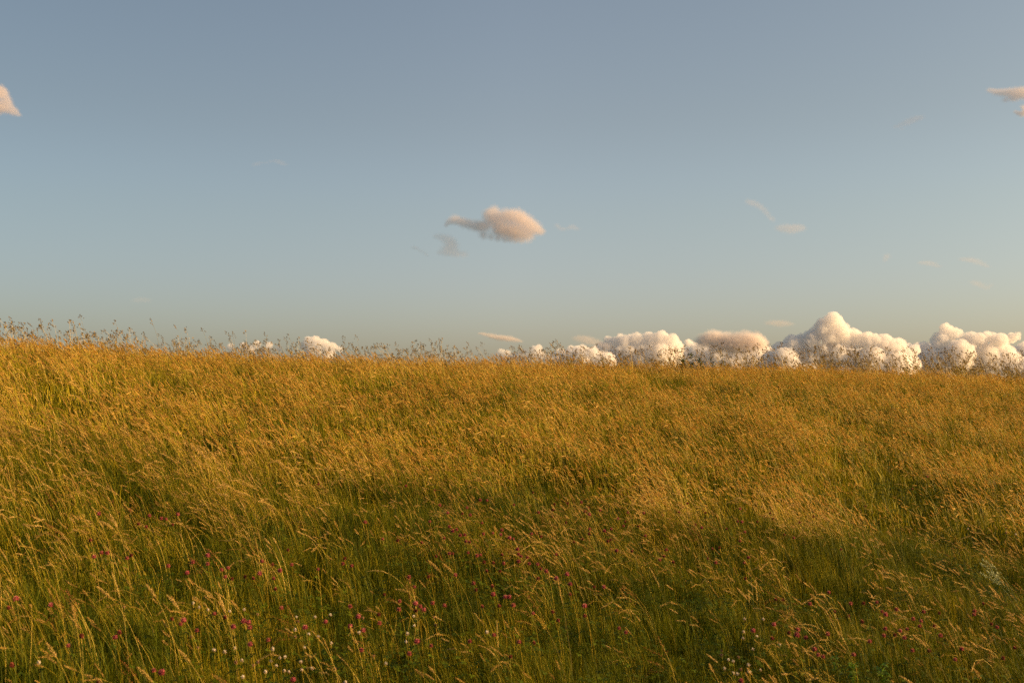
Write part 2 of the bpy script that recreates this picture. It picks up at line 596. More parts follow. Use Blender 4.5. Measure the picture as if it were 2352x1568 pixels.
# flowering grasses, far
ff = [stalk_tuft("grass_tuft", "fog", 12, .22, .30, .50, 1) for _ in range(4)]
fs = [stalk_tuft("grass_tuft", "spike", 14, .22, .30, .52, 1) for _ in range(3)]
fa = [stalk_tuft("grass_tuft", "airy", 10, .22, .30, .50, 1) for _ in range(4)]
x, y = scatter(SPLIT, 42, 27)
d = dryness(x, y)
place("seed_head_grass", ff + ff[:3] + fs + fa[:2], x, y, (rng.uniform(0, 1, x.size) < d) & (beyond(x, y) < YFAR), .80 + .2 * np.clip(d, 0, 1), "dense golden seed heads covering the upper slope to the crest")
fc = [stalk_tuft("grass_tuft", "cock", 7, .25, .36, .66, 1) for _ in range(5)]
x, y = scatter(9, 44, 12)
b = beyond(x, y)
cl = np.clip(.6 + .6 * smooth_noise(x, y, 3.0, 77), .15, 1) * (1 - .45 * np.clip(x / y / .4, 0, 1))
place("cocksfoot_grass", fc, x, y, (b > .9) & (b < 1.3) & (rng.uniform(0, 1, x.size) < cl), 1 + .48 * np.clip(x / y / .4, 0, 1), "tall thin stalks with dark clumped seed heads fringing the skyline", .6, .12)

# ----------------------------------------------------------------- ground sheet
def axis(neg, pos, step, lim):
    out = list(np.arange(neg, pos + step / 2, step))
    v, s = pos, step
    while v < lim:
        s *= 1.18; v += s; out.append(v)
    v, s = neg, step
    low = []
    while v > -lim:
        s *= 1.18; v -= s; low.append(v)
    return np.array(low[::-1] + out)


ax, ay = axis(-26, 30, .3, 20000), axis(-6, 48, .3, 20000)
gx, gy = np.meshgrid(ax, ay)
gz = ground(gx, gy)
nx, ny = len(ax), len(ay)
verts = np.stack([gx.ravel(), gy.ravel(), gz.ravel()], 1)
ii = np.arange(nx * ny).reshape(ny, nx)
faces = np.stack([ii[:-1, :-1].ravel(), ii[:-1, 1:].ravel(), ii[1:, 1:].ravel(), ii[1:, :-1].ravel()], 1)
me = bpy.data.meshes.new("ground")
me.from_pydata(verts.tolist(), [], faces.tolist())
me.materials.append(ground_mat())
me.polygons.foreach_set("use_smooth", [True] * len(me.polygons))
g = link("ground", me)
tag(g, "grassy hillside rising to the left up to a rounded crest", None, None, "structure")

# ----------------------------------------------------------------- clover foliage (ground cover)
def leaflet(mb, c, d, up, ln, w, sh, mi):
    side = d.cross(up).normalized()
    b = len(mb.v)
    for p in (c, c + d * ln * .45 - side * w * .5 + up * ln * .08, c + d * ln * .95 - side * w * .25, c + d * ln * .9, c + d * ln * .95 + side * w * .25, c + d * ln * .45 + side * w * .5 + up * ln * .08):
        mb.v.append(tuple(p)); mb.s.append(sh)
    mb.f += [(b, b + 1, b + 2, b + 3), (b, b + 3, b + 4, b + 5)]
    mb.mi += [mi, mi]


def trefoil(mb, p, size, mi, sh):
    n = (Vector((rnd(-.3, .5), rnd(-.5, .1), 1))).normalized()
    a0 = rnd(0, 6.28)
    u = n.orthogonal().normalized(); v = n.cross(u)
    for k in range(3):
        a = a0 + k * 2.094
        leaflet(mb, p, (u * math.cos(a) + v * math.sin(a)).normalized(), n, size, size * .75, min(1, max(0, sh + rnd(-.15, .15))), mi)


def clover_tuft():
    mb = MB(); ml = mb.m(M_LEAF)
    for _ in range(34):
        a, r = rnd(0, 6.28), .17 * math.sqrt(random.random())
        h = rnd(.05, .22)
        base = Vector((r * math.cos(a), r * math.sin(a), 0))
        pts = stalk_path(base, h, rnd(0, .4), 0, rnd(-3, 3), 3)
        mb.ribbon(pts, .0012, Vector((1, 0, 0)), .5, ml, .2)
        trefoil(mb, pts[-1], rnd(.012, .02), ml, random.random())
    return mb.mesh("clover_tuft")


ct = [clover_tuft() for _ in range(4)]
x, y = scatter(3.0, 14, 30)
place("clover_foliage", ct, x, y, rng.uniform(0, 1, x.size) < 1.1 * blob_field(x, y, GREEN) + .05, .95, "low dark green clover leaves filling the green hollows", 2.0, .08)

# ----------------------------------------------------------------- clover flowers
class Clover:
    pass


def clover_kind(name, mfl, rx, rz, stem_h, nflo, up):
    c = Clover(); c.name = name
    mb = MB(); mg = mb.m(M_STEM)
    lean = rnd(.10, .3)
    pts = stalk_path((0, 0, -.02), stem_h + .02, lean, rnd(0, .3), rnd(-.5, .5), 7)
    mb.tube(pts, .0014, .001, .2, mg, 4)
    c.stem = mb.mesh(name + "_stem")
    top, d = pts[-1], (pts[-1] - pts[-2]).normalized()
    mb = MB(); mf = mb.m(mfl)
    ctr = top + d * rz * .6
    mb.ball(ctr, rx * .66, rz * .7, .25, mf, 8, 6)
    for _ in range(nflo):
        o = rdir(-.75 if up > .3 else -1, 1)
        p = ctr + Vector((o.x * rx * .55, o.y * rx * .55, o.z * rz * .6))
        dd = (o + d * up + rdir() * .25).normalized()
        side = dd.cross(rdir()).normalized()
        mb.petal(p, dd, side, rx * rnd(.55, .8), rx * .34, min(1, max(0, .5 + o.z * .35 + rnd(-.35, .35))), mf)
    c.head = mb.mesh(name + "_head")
    c.leaf = []
    for k in range(2):
        mb = MB(); ml = mb.m(M_LEAF)
        p, dd = along(pts, .55 + .3 * k)
        q = p + Vector((rnd(-.02, .02), rnd(-.02, .01), .02))
        mb.ribbon([p, q], .001, Vector((0, 1, 0)), .5, ml, .2)
        trefoil(mb, q, .017, ml, random.random())
        c.leaf.append(mb.mesh(name + "_leaf"))
    c.top = ctr
    return c


KINDS = {
    "M": [clover_kind("red_clover", M_MAG, .0125, .013, h, 95, .5) for h in (.30, .33, .31)],
    "D": [clover_kind("red_clover", M_DUSK, .0115, .012, h, 85, .5) for h in (.29, .32, .30)],
    "X": [clover_kind("red_clover", M_DULL, .0105, .0115, h, 70, .6) for h in (.29, .31)],
    "W": [clover_kind("white_clover", M_WHITE, .0105, .0085, h, 60, .25) for h in (.20, .23, .21)],
    "T": [clover_kind("white_clover", M_TAN, .010, .008, h, 50, -.5) for h in (.20, .22)],
}
WORD = {"M": "magenta clover head", "D": "dusky red clover head", "X": "withered brown-red clover head", "W": "white clover head", "T": "dried tan white-clover head"}

Z1 = """M683,266 X897,245 D1031,280 D1113,300 D1145,302 D1226,270 X1190,340 X955,338 D1008,356 X624,450 M648,562 D700,535 D741,537 D876,572 X905,553
D1160,625 D1330,600 M1432,552 D1432,612 M1290,672 D1527,652 D1572,640 D1552,700 X1600,715 M1790,678 D1806,594 X1880,615 M1930,658 D1886,712 X1748,712 D2012,617
D2192,648 X1985,515 X2195,62 X1690,700 X1900,785 M110,850 X60,915 M350,893 X563,1108 M793,1118 X825,1085 D470,1175 M1265,1000 D1245,1025 D1358,1070 D1478,955
X1555,980 M1608,1045 M1680,1005 M1712,1015 D1722,1050 D1850,1135 M1725,1165 D1940,915 M2103,1048 M2244,1010 M1115,1360 D1060,1345 M2020,1410 X85,1310
X680,1420 X1185,990 W1373,908 W1433,925 W1332,880 W1585,935 W1683,925 T1775,955 W2043,975 T2055,1005 W2035,1062 W2128,1095 T2035,1110 W2278,960 W2172,975
W2195,1110 W2283,1155 W2100,1185 W1475,1203 W1550,1215 W1620,1190 W1668,1275 T1625,1285 W1880,1195 W1868,1278 W1905,1310 W1930,1255 W1965,1250 T1778,1283
T1748,1305 W1960,1345 W1992,1352 W1830,1352 W2075,1285 W2080,1340 W2150,1330 T2310,1330 W1675,1388 W268,1288 T1365,1185 T1320,1108 T855,905"""
Z2 = """D445,75 X645,105 D680,207 D958,172 D1005,175 X1320,120 D867,225 M733,260 D890,275 X835,265 D1190,205 X1470,200 X1562,195 D1655,188 D1680,250 M1712,270
D1785,242 X1705,225 D1360,258 X1455,285 X1550,325 X1460,240 D1975,258 D1908,298 D1945,350 X1958,322 X2050,350 D2085,262 D2327,255 X2218,275 M1813,385 D1862,372
X1838,455 X1858,445 D1712,372 X1710,405 X1665,440 D2095,418 M1898,520 D1312,405 X1350,405 X1378,422 D1480,548 D970,330 D610,320 D165,325 D285,440 X390,450
X555,465 D745,355 M768,385 D795,375 D820,415 D850,412 D710,435 D860,455 X885,462 D1045,400 D980,405 M1100,410 D1107,378 M1160,432 D1185,440 X1110,548 M1215,512
D1222,545 D1240,560 D1283,567 D1222,595 D1295,610 D1120,608 X1050,605 X985,600 D935,555 D960,550 D875,535 D745,540 X768,540 X655,560 D1355,615 X1375,645 D1413,662
X1095,660 X1003,660 X1605,460 X2005,525 D2240,515 D2195,585 X2290,600 X2225,560 D12,610 D72,625 X25,575 D468,702 X603,700 D505,770 X298,823 D787,688 D912,745
X930,790 X1043,765 M1047,822 M1130,840 M1158,840 D1186,897 X1090,900 M1557,683 M1483,712 M1578,750 M1810,770 X1358,712 M1677,900 X1745,770 X1580,820 X1458,942
D1322,952 X1680,970 X1495,1000 D403,868 D398,925 M512,885 D545,905 M570,928 D630,882 D712,898 D62,905 M118,975 M62,1040 D265,1020 X260,960 D140,1205 M152,1068
M522,1145 D620,1175 D470,1230 D885,1145 D1052,1102 D1225,1150 X1330,1155 D1915,1055 D1962,1083 X1168,1250 X973,905 X515,935
W125,1083 W503,1035 W457,1090 W500,970 W448,1145 W308,1295 W1005,1080 T150,980 T640,975 T650,1030 W30,1425 T225,1240"""
Z3 = """X35,195 D398,232 X160,258 D380,320 M410,322 X515,320 X605,262 X625,300 M133,362 X88,342 X305,370 D430,392 X703,410 D768,432 X808,325 X905,250 X903,285
X1093,512 X1262,215 D1688,12 X1585,95 D395,455 X208,508 X255,500 D455,568 D230,603 X175,575 X435,712 D425,605 D1008,808 X643,857 X693,860 D878,887 D1160,885
X1248,882 D1340,875 D1475,925 M1400,960 D1375,940 X1145,970 X1050,940 X1240,1010 D1590,990 D1662,942 D1635,1040 D1645,1005 M1500,1072 D1548,1060 D1398,1058
X1465,1100 D1530,1120 D1388,1105 X1735,1038 D1780,1105 X1770,950 D2013,937 D2010,960 X2075,885 D2168,1048 X2130,1025 D1585,1208 D1925,1198 D1880,1270 X2290,1190
D1290,1145 D1180,1237 D910,1200 D935,1238 D970,1250 M790,1100 D795,1065 D850,1120 X735,1085 D1002,1095 M630,1028 M488,1070 X620,1125 M403,1417 X1700,1210 X2210,1260
W428,990 W557,990 W422,1078 W513,1108 W418,1122 W670,1165 W485,1198 T270,1205 T268,1235 W317,1270 W350,1280 W455,1305 W290,1328 T385,1250 W350,1362 W378,1368
W460,1352 W537,1340 T400,1335 W1968,368 T2075,405 T2230,395 W2297,408 T2175,455"""

PLACES_RED = [
    ((300, 1178), "the sparse left row under the golden slope"), ((400, 1180), "the small left-centre group below golden grass"),
    ((270, 1283), "the dark hollow at middle left"), ((440, 1300), "the row over the dark left hollow"),
    ((570, 1310), "the left row ending at the tan tufts"), ((650, 1305), "the gap right of the dark left row"),
    ((70, 1390), "the lower left margin"), ((250, 1470), "the yellowish grass at bottom left"),
    ((430, 1430), "the lower left bunch above white clovers"), ((560, 1435), "the lower left bunch beside white clovers"),
    ((720, 1440), "the dark hollow amid white clovers"), ((380, 1545), "the bottom left edge"), ((680, 1560), "the bottom edge under the white clovers"),
    ((860, 1110), "the upper centre, highest in the meadow"), ((1050, 1160), "the upper central sprinkle"),
    ((1040, 1215), "the dense central patch, its upper left"), ((1160, 1225), "the dense central patch, its upper right"),
    ((1040, 1275), "the dense central patch, its lower left"), ((1190, 1275), "the dense central patch, its lower middle"),
    ((1290, 1180), "the small group right of top centre"), ((1350, 1175), "the upper right-centre scatter"), ((1400, 1220), "the right-centre patch around the big pink head"),
    ((1500, 1200), "the reddish streak right of centre"), ((1480, 1270), "the green dip right of centre"),
    ((870, 1215), "the thin line left of the central patch"), ((800, 1300), "the pair of tufts left of centre"), ((960, 1330), "the open green below the central patch"),
    ((1170, 1370), "the lower central cluster"), ((1300, 1345), "the bright trio right of lower centre"), ((1360, 1400), "the dark dip below the bright trio"),
    ((950, 1390), "the pink string at lower centre left"), ((830, 1430), "the edge of the white clover bed"), ((960, 1480), "the dark bottom centre left"), ((1200, 1470), "the dark bottom centre"),
    ((1430, 1450), "the green grass at bottom right-centre"), ((1640, 1175), "the row along the upper right band"), ((1700, 1205), "the lower row of the upper right band"),
    ((1640, 1260), "the orange-brown streak at right"), ((1720, 1290), "the dark fold at right"), ((1840, 1200), "the golden swell at right"), ((2100, 1110), "the far right upper slope"),
    ((1900, 1370), "the line above the lower right dip"), ((2010, 1400), "the lower right bed, its upper left"), ((2080, 1430), "the lower right bed, its middle"),
    ((2150, 1440), "the lower right bed, its right half"), ((2260, 1420), "the lower right margin"), ((2200, 1500), "the bottom right corner"), ((1760, 1450), "the dark hole by the right white clovers"),
    ((1870, 1470), "the cluster right of the dark hole"), ((1890, 1505), "the dark gap near bottom right"), ((1700, 1563), "the bottom edge under the right white clovers"),
]
PLACES_WHITE = [
    ((470, 1395), "the upper end of the left white bed"), ((560, 1405), "the string above the left white bed"), ((690, 1425), "the upper part of the bright white bed"), ((740, 1470), "the right flank of the left white bed"),
    ((530, 1495), "the lower left white group"), ((640, 1510), "the dense bottom part of the white bed"), ((700, 1530), "the lowest rows of the white bed"), ((770, 1530), "the right end of the white bed"),
    ((90, 1520), "the far bottom left"), ((285, 1395), "the lower left grass"), ((830, 1450), "the group by the pink heads"), ((940, 1450), "the column at lower centre left"), ((1000, 1430), "the tan heads at lower centre"),
    ((880, 1515), "the dark bottom, left of centre"), ((1120, 1450), "the bottom centre"), ((800, 1566), "the very bottom edge"), ((1710, 1430), "the upper right white bed"), ((1740, 1470), "the right white bed's right side"),
    ((1665, 1500), "the right white bed's left side"), ((1690, 1520), "the middle of the right white bed"), ((1720, 1540), "the bottom of the right white bed"), ((2250, 1220), "the pale row at the right margin"),
]
ORD = "first second third fourth fifth sixth seventh eighth ninth tenth eleventh twelfth thirteenth fourteenth fifteenth sixteenth seventeenth eighteenth nineteenth twentieth".split()

flowers = []
for oz, txt in ((0, Z1), (1365, Z2), (2730, Z3)):
    for w in txt.split():
        k = w[0]; a, b = w[1:].split(",")
        px = (oz + float(a) * .58035) * .57422
        py = (1900 + float(b) * .58035) * .57422
        flowers.append([k, px, py])
buckets = {}
for f in flowers:
    white = f[0] in "WT"
    pl = PLACES_WHITE if white else PLACES_RED
    j = min(range(len(pl)), key=lambda q: (pl[q][0][0] - f[1]) ** 2 + ((pl[q][0][1] - f[2]) * 2) ** 2)
    buckets.setdefault((f[0], pl[j][1]), []).append(f)
CLOVER_H = {"M": 1.0, "D": 1.0, "X": 1.0, "W": 1.0, "T": 1.0}
for (k, where), fs in buckets.items():
    fs.sort(key=lambda f: f[1])
    for n, (_, px, py) in enumerate(fs):
        c = random.choice(KINDS[k])
        hz = c.top.z
        x, y, z = at(px, py, hz + (.05 if k in "WT" else .075))
        s = rnd(.85, 1.12) if k in 'MDX' else rnd(.65, .92)
        rz = rnd(-.6, .6)
        off = Matrix.Rotation(rz, 3, "Z") @ c.top
        bx, by = x - off.x, y - off.y
        root = bpy.data.objects.new(c.name, None)
        root.empty_display_size = .02
        C.objects.link(root)
        # stand on the ground, stretched so that the head comes up through the grass
        gz_ = float(ground(bx, by))
        tz = ray(px, py)[2] * y
        sz = min(1.5, max(.8, (tz - gz_) / c.top.z))
        root.location = (bx, by, tz - c.top.z * sz if abs(tz - c.top.z * sz - gz_) < .03 else gz_)
        root.rotation_euler = (0, 0, rz)
        st = link("stem", c.stem, root); st.scale = (1, 1, sz)
        hd = link("flower_head", c.head, root)
        hd.location = (c.top.x * (1 - s), c.top.y * (1 - s), c.top.z * sz - c.top.z * s); hd.scale = (s, s, s)
        for lm in c.leaf:
            lf = link("leaf", lm, root); lf.scale = (1, 1, sz)
        lead = WORD[k] + (", " + ORD[n] + " from left in " if len(fs) > 1 else " in ")
        tag(root, lead + where, "clover", "white clover flowers in the grass" if k in "WT" else "red clover flowers in the grass")


# ----------------------------------------------------------------- single grass stalks that stand out
def lone_stalk(px, py, kind, h, lean, droop, label, hl=.09, wd=.013, sky=False, bright=.8, az=0.0, leaf=True):
    if sky:
        dx, _, dz = ray(px, py)
        y = float(np.interp(dx, YC_U, YC_V)) * .97
        for _ in range(3):
            x = dx * y
            h = (dz * y - float(ground(x, y)))
        ty = y
        h = max(.45, h) / max(.5, math.cos(lean * .8 + droop * .3))
    pts = stalk_path((0, 0, 0), h, lean, droop, az, 12)
    top = max(pts, key=lambda p: p.z)
    if not sky:
        x, ty, _ = at(px, py, top.z)
    tz = ray(px, py)[2] * ty
    bx, by = x - top.x, ty - top.y
    gz_ = float(ground(bx, by))
    f = (tz - gz_) / top.z
    pts = [Vector((p.x, p.y, p.z * f)) for p in pts]
    root = bpy.data.objects.new("grass_stalk", None); root.empty_display_size = .02
    C.objects.link(root); root.location = (bx, by, gz_)
    mb = MB(); mb.tube([pts[0] - Vector((0, 0, .02))] + pts[1:], .0016 if not sky else .0019, .0009, bright, mb.m(M_STEM), 4)
    link("stem", mb.mesh("stem"), root)
    mb = MB(); ms = None
    t0 = 1 - hl / h
    if kind == "fog":
        mi = mb.m(M_TAWNY); head_spindle(mb, pts, t0, wd, 150, mi, .006, .0024, bright)
    elif kind == "spike":
        mi = mb.m(M_HEAD); head_spindle(mb, pts, t0, wd, 110, mi, .007, .0022, bright)
    elif kind == "cock":
        mi = mb.m(M_COCK); head_clumps(mb, pts, t0, mi, mb.m(M_STEM), 8, 12, .045, .011, .005)
    else:
        mi = mb.m(M_AIRY); head_airy(mb, pts, t0, wd, 70, mi, .006, .0024, mb.m(M_STEM))
    link("seed_head", mb.mesh("seed_head"), root)
    if leaf:
        mb = MB(); p, d = along(pts, rnd(.3, .5))
        blade(mb, p, rnd(.10, .16), lean + .5, .8, az + rnd(-.6, .6), .0035, .6, mb.m(M_BLADE), 6)
        link("leaf", mb.mesh("leaf"), root)
    tag(root, label, "grass stalk")


SKYLINE = [
    (22, 728, "leftmost tall grass stalk nodding above the skyline"),
    (90, 733, "second tall stalk from the left edge on the skyline"),
    (183, 724, "slanting tall stalk, highest tip on the left skyline"),
    (263, 736, "tall stalk topped by seeds left of the skyline's tallest upright"),
    (345, 733, "thin upright stalk with one dark head over the left crest"),
    (463, 754, "bent stalk with drooping clusters on the left skyline"),
    (534, 762, "lone dark cluster stalk left of the small left cumulus"),
    (607, 764, "tall stalk leaning over the leftmost small cumulus"),
    (660, 768, "upright stalk just left of the rounded small cumulus"),
    (788, 772, "straight stalk right of the rounded small cumulus"),
    (816, 770, "second straight stalk right of the rounded small cumulus"),
    (908, 786, "short stalk alone against clear sky left of centre"),
    (1008, 778, "tall stalk against blue sky near the middle skyline"),
    (1072, 786, "stalk left of the grey cloudlet over the middle crest"),
    (1105, 786, "upright stalk under the low grey cloudlet"),
    (1290, 802, "dark stalk before the small white cumulus right of centre"),
    (1385, 798, "stalk with dark clusters before the middle cumulus"),
    (1470, 796, "stalk in the thick skyline fringe left of the leafy weed"),
    (1710, 812, "thin stalk right of the leafy weeds on the crest"),
    (1895, 812, "stalk below the highest cumulus tower"),
    (2098, 826, "stalk between the two big right-hand cumulus clouds"),
    (2265, 838, "rightmost tall stalk before the last cumulus"),
]
for px, py, lb in SKYLINE:
    lone_stalk(px, py, "cock", .7, rnd(.15, .42), rnd(0, .35), lb, hl=rnd(.08, .13), sky=True, bright=.5, az=rnd(-.4, .4))


def zc(o, a, b):
    return (o + a * .58035) * .57422, (1900 + b * .58035) * .57422


FORE = [
    (0, 1510, 65, "fog", .62, .45, .95, "arching pale seed head, topmost of the curved group at left centre"),
    (0, 1505, 128, "fog", .60, .5, 1.0, "arching pale seed head under the topmost curved one at left centre"),
    (0, 1405, 205, "fog", .55, .6, 1.0, "lowest near-horizontal pale seed head at left centre"),
    (0, 1640, 120, "fog", .60, .5, .9, "thick double-curved pale seed head at left centre"),
    (0, 690, 315, "fog", .55, .45, .7, "pale seed head beside the first red clovers at left"),
    (0, 755, 262, "fog", .55, .3, .3, "short slanting seed head above the left clover row"),
    (0, 155, 340, "fog", .60, .6, .9, "long tan seed head arching at the left margin"),
    (0, 1008, 750, "fog", .52, .35, .35, "slanting tan seed head above the left dark hollow"),
    (0, 1150, 822, "fog", .52, .5, .35, "thick tan seed head beside the first white clovers"),
    (0, 1510, 832, "fog", .50, .25, .2, "steep pale seed head over the white clovers"),
    (0, 665, 765, "fog", .55, .65, .4, "fat seed head lying slantwise at lower left"),
    (0, 770, 665, "spike", .5, .25, .2, "short pale spike left of the dark hollow"),
    (0, 320, 1150, "fog", .55, .45, .2, "long slanting seed head at bottom left"),
    (0, 945, 1320, "fog", .5, .6, .3, "pale slanting seed head at the bottom left edge beside magenta clover"),
    (0, 500, 905, "fog", .5, .15, .1, "upright reddish tan seed head at lower left"),
    (0, 1232, 1200, "fog", .5, .55, .3, "tan seed head left of the low white clovers"),
    (1365, 1035, 437, "spike", .60, .35, 1.6, "thin stalk bent over in a half circle at the centre"),
    (1365, 1150, 340, "spike", .60, .6, 1.0, "thin arching spike over the central clover patch"),
    (1365, 1490, 712, "spike", .60, .22, .0, "bright straight pale stem at lower centre right"),
    (1365, 1072, 1000, "spike", .5, .05, .0, "bright upright pale stem at the bottom centre"),
    (1365, 600, 585, "fog", .52, .5, .35, "pale seed head left of the central clover patch"),
    (1365, 708, 610, "fog", .52, .5, .3, "second pale seed head left of the central clover patch"),
    (1365, 370, 785, "fog", .50, .6, .9, "horizontal drooping seed head above the pink clover string"),
    (1365, 1640, 635, "fog", .55, .6, .6, "long tan spike arching over the bright clover trio"),
    (1365, 1830, 385, "fog", .6, .5, .5, "thick tan seed head beside the big pink clover"),
    (1365, 1340, 960, "airy", .6, .3, .4, "broad brown plume at the bottom right of centre"),
    (1365, 2125, 635, "spike", .6, .35, .2, "long thin bright stalk in the green right of centre"),
    (1365, 235, 655, "spike", .5, .9, .8, "forked pale straw left of the lower centre"),
    (2730, 505, 712, "spike", .5, .05, .0, "bright upright pale stem in the dark fold at right"),
    (2730, 850, 1025, "spike", .55, .55, 1.1, "thin yellow stalk arching in the dark lower right"),
    (2730, 1195, 1120, "spike", .5, .6, 1.1, "drooping straw arch at the lower right"),
    (2730, 1590, 1100, "fog", .55, .5, .4, "thick orange seed head in the lower right clover bed"),
    (2730, 375, 775, "fog", .45, .6, .2, "small orange seed head alone above the dark right fold"),
    (2730, 1500, 60, "spike", .6, .6, 1.0, "pale arching stalk over the dark green right dip"),
]
for o_, a, b, kd, h, ln, dr, lb in FORE:
    px, py = zc(o_, a, b)
    if kd == "spike":
        lone_stalk(px, py, kd, h, ln, dr, lb, hl=.13, wd=.006, bright=.95, az=rnd(-.3, .3))
    else:
        lone_stalk(px, py, kd, h, ln, dr, lb, hl=rnd(.07, .10), wd=.014, bright=.85, az=rnd(-.3, .3))


# ----------------------------------------------------------------- leafy weeds
def weed(px, py, h, n_leaf, label, material, ll=.07, lw=.022, sky=True, top=True, spread=.8):
    if sky:
        dx, _, dz = ray(px, py)
        y = float(np.interp(dx, YC_U, YC_V)) * .96
        x = dx * y; gz_ = float(ground(x, y)); h = dz * y - gz_
    else:
        x, y, gz_ = at(px, py, h)
    root = bpy.data.objects.new("weed_plant", None); C.objects.link(root); root.location = (x, y, gz_)
    mb = MB(); ms = mb.m(material)
    pts = stalk_path((0, 0, -.02), h + .02, .1, .1, 0, 8)
    mb.tube(pts, .004, .0015, .3, ms, 5)
    link("stem", mb.mesh("stem"), root)
    mb = MB(); ms = mb.m(material)
    for k in range(n_leaf):
        p, d = along(pts, rnd(.15, .97))
        o = rdir(-.1, .6)
        o = (o + Vector((-.35, 0, 0))).normalized()
        L_ = ll * rnd(.5, 1.2)
        side = o.cross(Vector((0, 0, 1)) + rdir() * .4).normalized()
        q = [p, p + o * L_ * .35 + Vector((0, 0, .1 * L_)), p + o * L_ * .7, p + o * L_ - Vector((0, 0, .25 * L_))]
        b = len(mb.v); sh = random.random()
        ws = (lw * .2, lw * .9, lw * .7)
        for i in range(3):
            mb.v += [tuple(q[i] - side * ws[i] * .5), tuple(q[i] + side * ws[i] * .5)]; mb.s += [sh, sh]
        mb.v.append(tuple(q[3])); mb.s.append(sh)
        mb.f += [(b, b + 1, b + 3, b + 2), (b + 2, b + 3, b + 5, b + 4), (b + 4, b + 5, b + 6)]; mb.mi += [ms] * 3
    link("foliage", mb.mesh("foliage"), root)
    if top:
        mb = MB(); head_clumps(mb, pts, .86, mb.m(M_COCK), mb.m(M_STEM), 6, 10, .05, .012, .007)
        link("seed_head", mb.mesh("seed_head"), root)
    tag(root, label, "weed", "leafy weeds in the meadow")


weed(1572, 818, .6, 112, "bushiest dark leafy weed on the right half of the skyline", M_WEED, .13, .04, top=False)
weed(1593, 811, .6, 96, "dark leafy weed rising just right of the bushiest one on the skyline", M_WEED, .11, .035)
weed(1612, 820, .6, 80, "low leafy weed right of the dark bush on the skyline", M_WEED, .12, .035, top=False)
weed(1640, 810, .6, 48, "upright dark weed in the middle of the skyline weeds", M_WEED, .07, .03)
weed(1665, 812, .6, 44, "rightmost upright dark weed on the skyline", M_WEED, .07, .03)
weed(2084, 820, .6, 41, "slim leafy weed on the crest below the last two cumulus clouds", M_WEED, .08, .025)
weed(1390, 806, .6, 41, "slim leafy weed on the crest under the middle cumulus", M_WEED, .08, .025)
weed(1965, 1518, .20, 90, "bright yellow-green leafy clump at the bottom right", M_FRESH, .05, .012, sky=False, top=False)
weed(1925, 1508, .18, 60, "bright green low clump left of the yellow-green one", M_FRESH, .045, .012, sky=False, top=False)
weed(2030, 1524, .18, 60, "bright green low clump right of the yellow-green one", M_FRESH, .05, .012, sky=False, top=False)

# pale plume at the right edge
x, y, z = at(2330, 1265, .55)
root = bpy.data.objects.new("pale_grass", None); C.objects.link(root); root.location = (x + .1, y, z)
for k in range(4):
    mb = MB()
    pts = stalk_path((rnd(-.03, .03), rnd(-.03, .03), -.02), rnd(.50, .64), rnd(.5, .8), rnd(.2, .5), rnd(-.3, .3), 9)
    mb.tube(pts, .002, .001, .7, mb.m(M_PALE), 3)
    head_airy(mb, pts, .72, .02, 45, mb.m(M_PALE), .010, .004, mb.m(M_PALE))
    link("plume", mb.mesh("plume"), root)
tag(root, "whitish green feathery grass clump at the right edge", "grass clump")

# ----------------------------------------------------------------- clouds
def cloud_mat(name, density, color=(1, .99, .97), aniso=.0):
    m, N, L = mat(name)
    out = N.new("ShaderNodeOutputMaterial")
    v = N.new("ShaderNodeVolumePrincipled"); v.inputs["Absorption Color"].default_value = (0, 0, 0, 1)
    v.inputs["Color"].default_value = (*color, 1)
    v.inputs["Density"].default_value = density
    v.inputs["Anisotropy"].default_value = aniso
    L.new(v.outputs[0], out.inputs["Volume"])
    return m


def unit_ico(sub):
    import bmesh
    bm = bmesh.new(); bmesh.ops.create_icosphere(bm, subdivisions=sub, radius=1)
    v = [x_.co.copy() for x_ in bm.verts]; f = [tuple(q.index for q in x_.verts) for x_ in bm.faces]
    bm.free(); return v, f


ICO2 = unit_ico(2)
ICO1 = unit_ico(1)


def tex(name, size, depth=2):
    t = bpy.data.textures.new(name, "CLOUDS"); t.noise_scale = size; t.noise_depth = depth; t.noise_basis = "ORIGINAL_PERLIN"
    return t


def cell_tex(name, size):
    t = bpy.data.textures.new(name, "VORONOI"); t.noise_scale = size; t.distance_metric = "DISTANCE_SQUARED"
    return t


